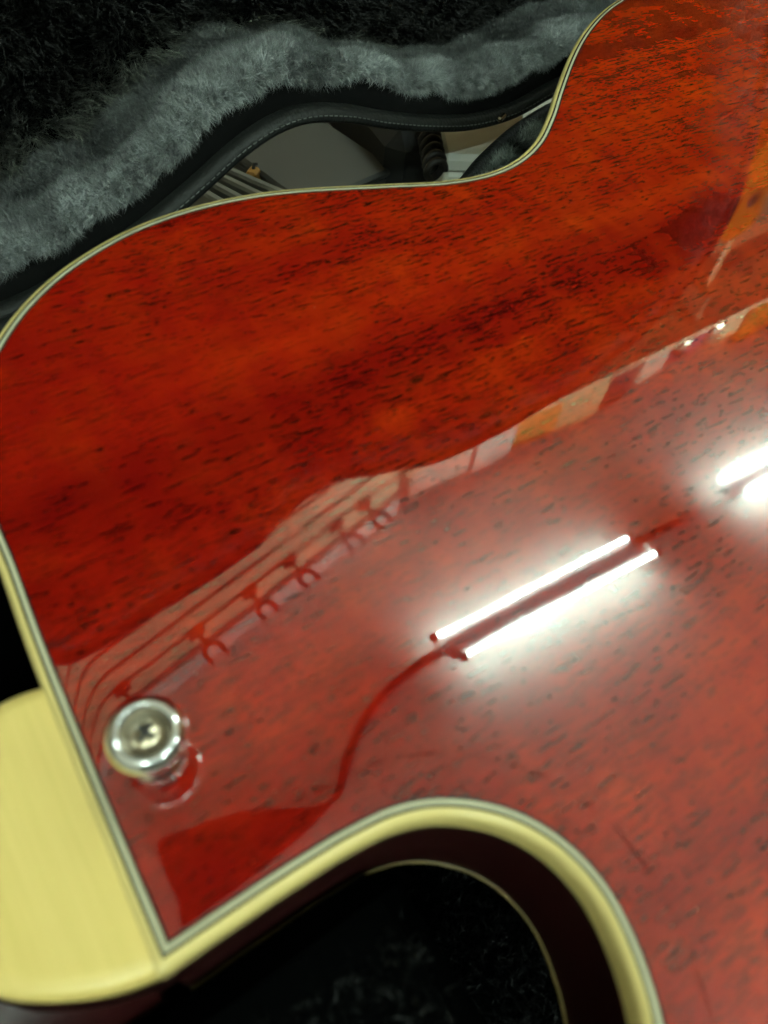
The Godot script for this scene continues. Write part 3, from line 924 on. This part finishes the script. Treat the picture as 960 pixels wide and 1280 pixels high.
	var cap := func(p: Vector2, d: float) -> Vector3: return Vector3(p.x, TOP + d, p.y)
	st = new_st()
	var cols := []
	var hprof := [Vector2(0.0002, -0.0085), Vector2(0.0, -0.0030), Vector2(0.0006, -0.0018), Vector2(0.0018, -0.0011), Vector2(0.0035, -0.0008)]
	for p in hprof:
		cols.append(inset(rev, p.x, false))
	var rows := []
	for i in rev.size():
		var r := PackedVector3Array()
		for k in hprof.size():
			var q: Vector2 = cols[k][i]
			q.x = minf(q.x, -0.0131 - (q.y + 0.078) * 0.0277)
			r.append(Vector3(q.x, TOP + hprof[k].y, q.y))
		rows.append(r)
	grid(st, rows, false, false, 1)
	var topring: PackedVector2Array = cols[-1].duplicate()
	for i in topring.size():
		topring[i].x = minf(topring[i].x, -0.0131 - (topring[i].y + 0.078) * 0.0277)
	fill(st, topring, func(p): return Vector3(p.x, TOP - 0.0008, p.y), true)
	part("heel_cap", done(st), mats.heel_cap_maple, o)
	st = new_st()
	rows = []
	for i in rev.size():
		var r := PackedVector3Array()
		for k in 9:
			var f := k / 8.0
			var cxy := Vector2(-0.014, -0.05)
			var q := cxy + (rev[i] - cxy) * Vector2(1.0 + 0.6 * f * f, 1.0 - 0.10 * f)
			r.append(Vector3(q.x, TOP - 0.0085 - (SLAB - 0.004) * f, q.y))
		rows.append(r)
	grid(st, rows, false, true, 1)
	part("heel", done(st), mats.dark_cherry, o)
	# the neck runs on out of the frame
	st = new_st()
	rows = []
	for k in 13:
		var f := k / 12.0
		var x := lerpf(-0.02, -0.60, f)
		var hw := lerpf(0.0285, 0.022, f)
		var r := PackedVector3Array()
		for a in 13:
			var ang := PI * a / 12.0
			r.append(Vector3(x, TOP - SLAB + 0.004 + sin(ang) * 0.018, -0.05 - cos(ang) * hw))
		r.append(Vector3(x, TOP - SLAB - 0.004, -0.05 + hw))
		r.append(Vector3(x, TOP - SLAB - 0.004, -0.05 - hw))
		r.append(r[0])
		rows.append(r)
	grid(st, rows, false, false, 1)
	part("neck", done(st), mats.dark_cherry, o)
	# chromed strap button with its screw
	var at := Vector3(-0.0004, TOP + 0.0001, -0.0536)
	var b := part("strap_button", lathe([Vector2(0.0062, 0.0), Vector2(0.0066, 0.0004), Vector2(0.0065, 0.0010), Vector2(0.0058, 0.0015), Vector2(0.0050, 0.0024), Vector2(0.0044, 0.0040), Vector2(0.0048, 0.0055), Vector2(0.0062, 0.0066), Vector2(0.0074, 0.0074), Vector2(0.00785, 0.0082), Vector2(0.0078, 0.0090), Vector2(0.0072, 0.0098), Vector2(0.0064, 0.0104), Vector2(0.0057, 0.0106), Vector2(0.0051, 0.0104), Vector2(0.0046, 0.0097), Vector2(0.0042, 0.0088), Vector2(0.0038, 0.0082), Vector2(0.0, 0.0080)], 64), mats.chrome, o, Transform3D(Basis(Vector3(0.9, 0, 0.4).normalized(), 0.04).scaled(Vector3(0.9, 1.28, 0.9)), at))
	var sc := part("screw", lathe([Vector2(0.0036, 0.0080), Vector2(0.0035, 0.0086), Vector2(0.0030, 0.0092), Vector2(0.0020, 0.0096), Vector2(0.0, 0.0098)], 32), mats.steel_screw, b)
	for k in 2:
		part("slot", box_mesh(Vector3(0.0040, 0.0014, 0.0010), 0.0001), mats.slot_black, b, Transform3D(Basis(Vector3.UP, 0.5 + PI / 2 * k), Vector3(0, 0.00935 - 0.00001 * k, 0)))

# ------------------------------------------------------------------ what lies on the floor behind the case
func _behind() -> void:
	var grey := mat("grey_board", lin(0.045, 0.045, 0.042), 0.6)
	var g := thing("grey_box", "flat grey box on the floor, seen through the gap behind the waist", "box", Vector3(0.2415, 0.0, -0.431))
	g.rotation.y = 0.16
	part("box_body", box_mesh(Vector3(0.072, 0.020, 0.125), 0.002), grey, g, Transform3D(Basis(), Vector3(0, 0.0105, 0)))
	part("box_lid", box_mesh(Vector3(0.076, 0.006, 0.130), 0.002), grey, g, Transform3D(Basis(), Vector3(0, 0.0237, 0)))
	var black := mat("black_case_cloth", lin(0.010, 0.010, 0.011), 0.7)
	var bb := thing("black_bag", "black cloth bag between the grey box and the white box", "bag", Vector3(0.318, 0.0, -0.462))
	bb.rotation.y = -0.15
	part("bag_body", box_mesh(Vector3(0.046, 0.05, 0.20), 0.010), black, bb, Transform3D(Basis(), Vector3(0, 0.0255, 0)))
	part("handle", tube(PackedVector3Array([Vector3(0, 0.048, -0.06), Vector3(0, 0.062, -0.04), Vector3(0, 0.062, 0.02), Vector3(0, 0.048, 0.04)]), 0.004), black, bb)
	var white := mat("white_box_card", lin(0.80, 0.80, 0.70), 0.5)
	var wb := thing("white_box", "white box on the floor beside the curly black cord", "box", Vector3(0.358, 0.0, -0.380))
	wb.rotation.y = -0.53
	part("box_body", box_mesh(Vector3(0.056, 0.040, 0.136), 0.003), white, wb, Transform3D(Basis(), Vector3(0, 0.0205, 0)))
	part("box_lid", box_mesh(Vector3(0.060, 0.012, 0.140), 0.003), white, wb, Transform3D(Basis(), Vector3(0, 0.0466, 0)))
	var hel := PackedVector3Array()
	for k in 180:
		var f := k / 179.0
		var a := f * TAU * 9.0
		var axis := Vector3(0.281, 0.052, -0.322).lerp(Vector3(0.322, 0.050, -0.392), f)
		hel.append(axis + Vector3(cos(a) * 0.0065, sin(a) * 0.0065, 0))
	var cc := part("curly_cord", tube(hel, 0.0022, 6), mats.cord_dark, self)
	tag(cc, "curly black cord lying against the white box", "cord")
	# a sheaf of pale booklets and an orange tag at the left of the gap
	var paper := mat("paper_pale", lin(0.14, 0.135, 0.115), 0.7)
	var labels := ["pale booklet by the lid rim, leftmost of the sheaf", "pale booklet second from the left in the sheaf", "pale booklet third from the left in the sheaf", "pale booklet in the sheaf nearest the grey box"]
	for k in 4:
		var p := thing("booklet", labels[k], "booklet", Vector3(0.160 + 0.0105 * k, 0.0, -0.400 + 0.002 * k), "sheaf of pale booklets")
		p.rotation = Vector3(0, 0.30 + 0.05 * k, 0.12)
		part("cover", box_mesh(Vector3(0.0055, 0.036 , 0.08), 0.0015), paper, p, Transform3D(Basis(), Vector3(0, 0.021, 0)))
		part("pages", box_mesh(Vector3(0.0035, 0.034, 0.082), 0.0008), mats.binding_white, p, Transform3D(Basis(), Vector3(0, 0.0215, 0.0005)))
	var om := mat("orange_plastic", lin(0.34, 0.16, 0.02), 0.5)
	var t := thing("orange_tag", "small orange tag beside the grey box", "tag", Vector3(0.203, 0.0, -0.408))
	t.rotation.y = 0.7
	part("tag_plate", box_mesh(Vector3(0.010, 0.028, 0.007), 0.0015), om, t, Transform3D(Basis(), Vector3(0, 0.0145, 0)))
	part("tag_loop", tube(PackedVector3Array([Vector3(0, 0.026, 0), Vector3(0.002, 0.031, 0), Vector3(0.006, 0.029, 0)]), 0.0012), mats.cord_dark, t)
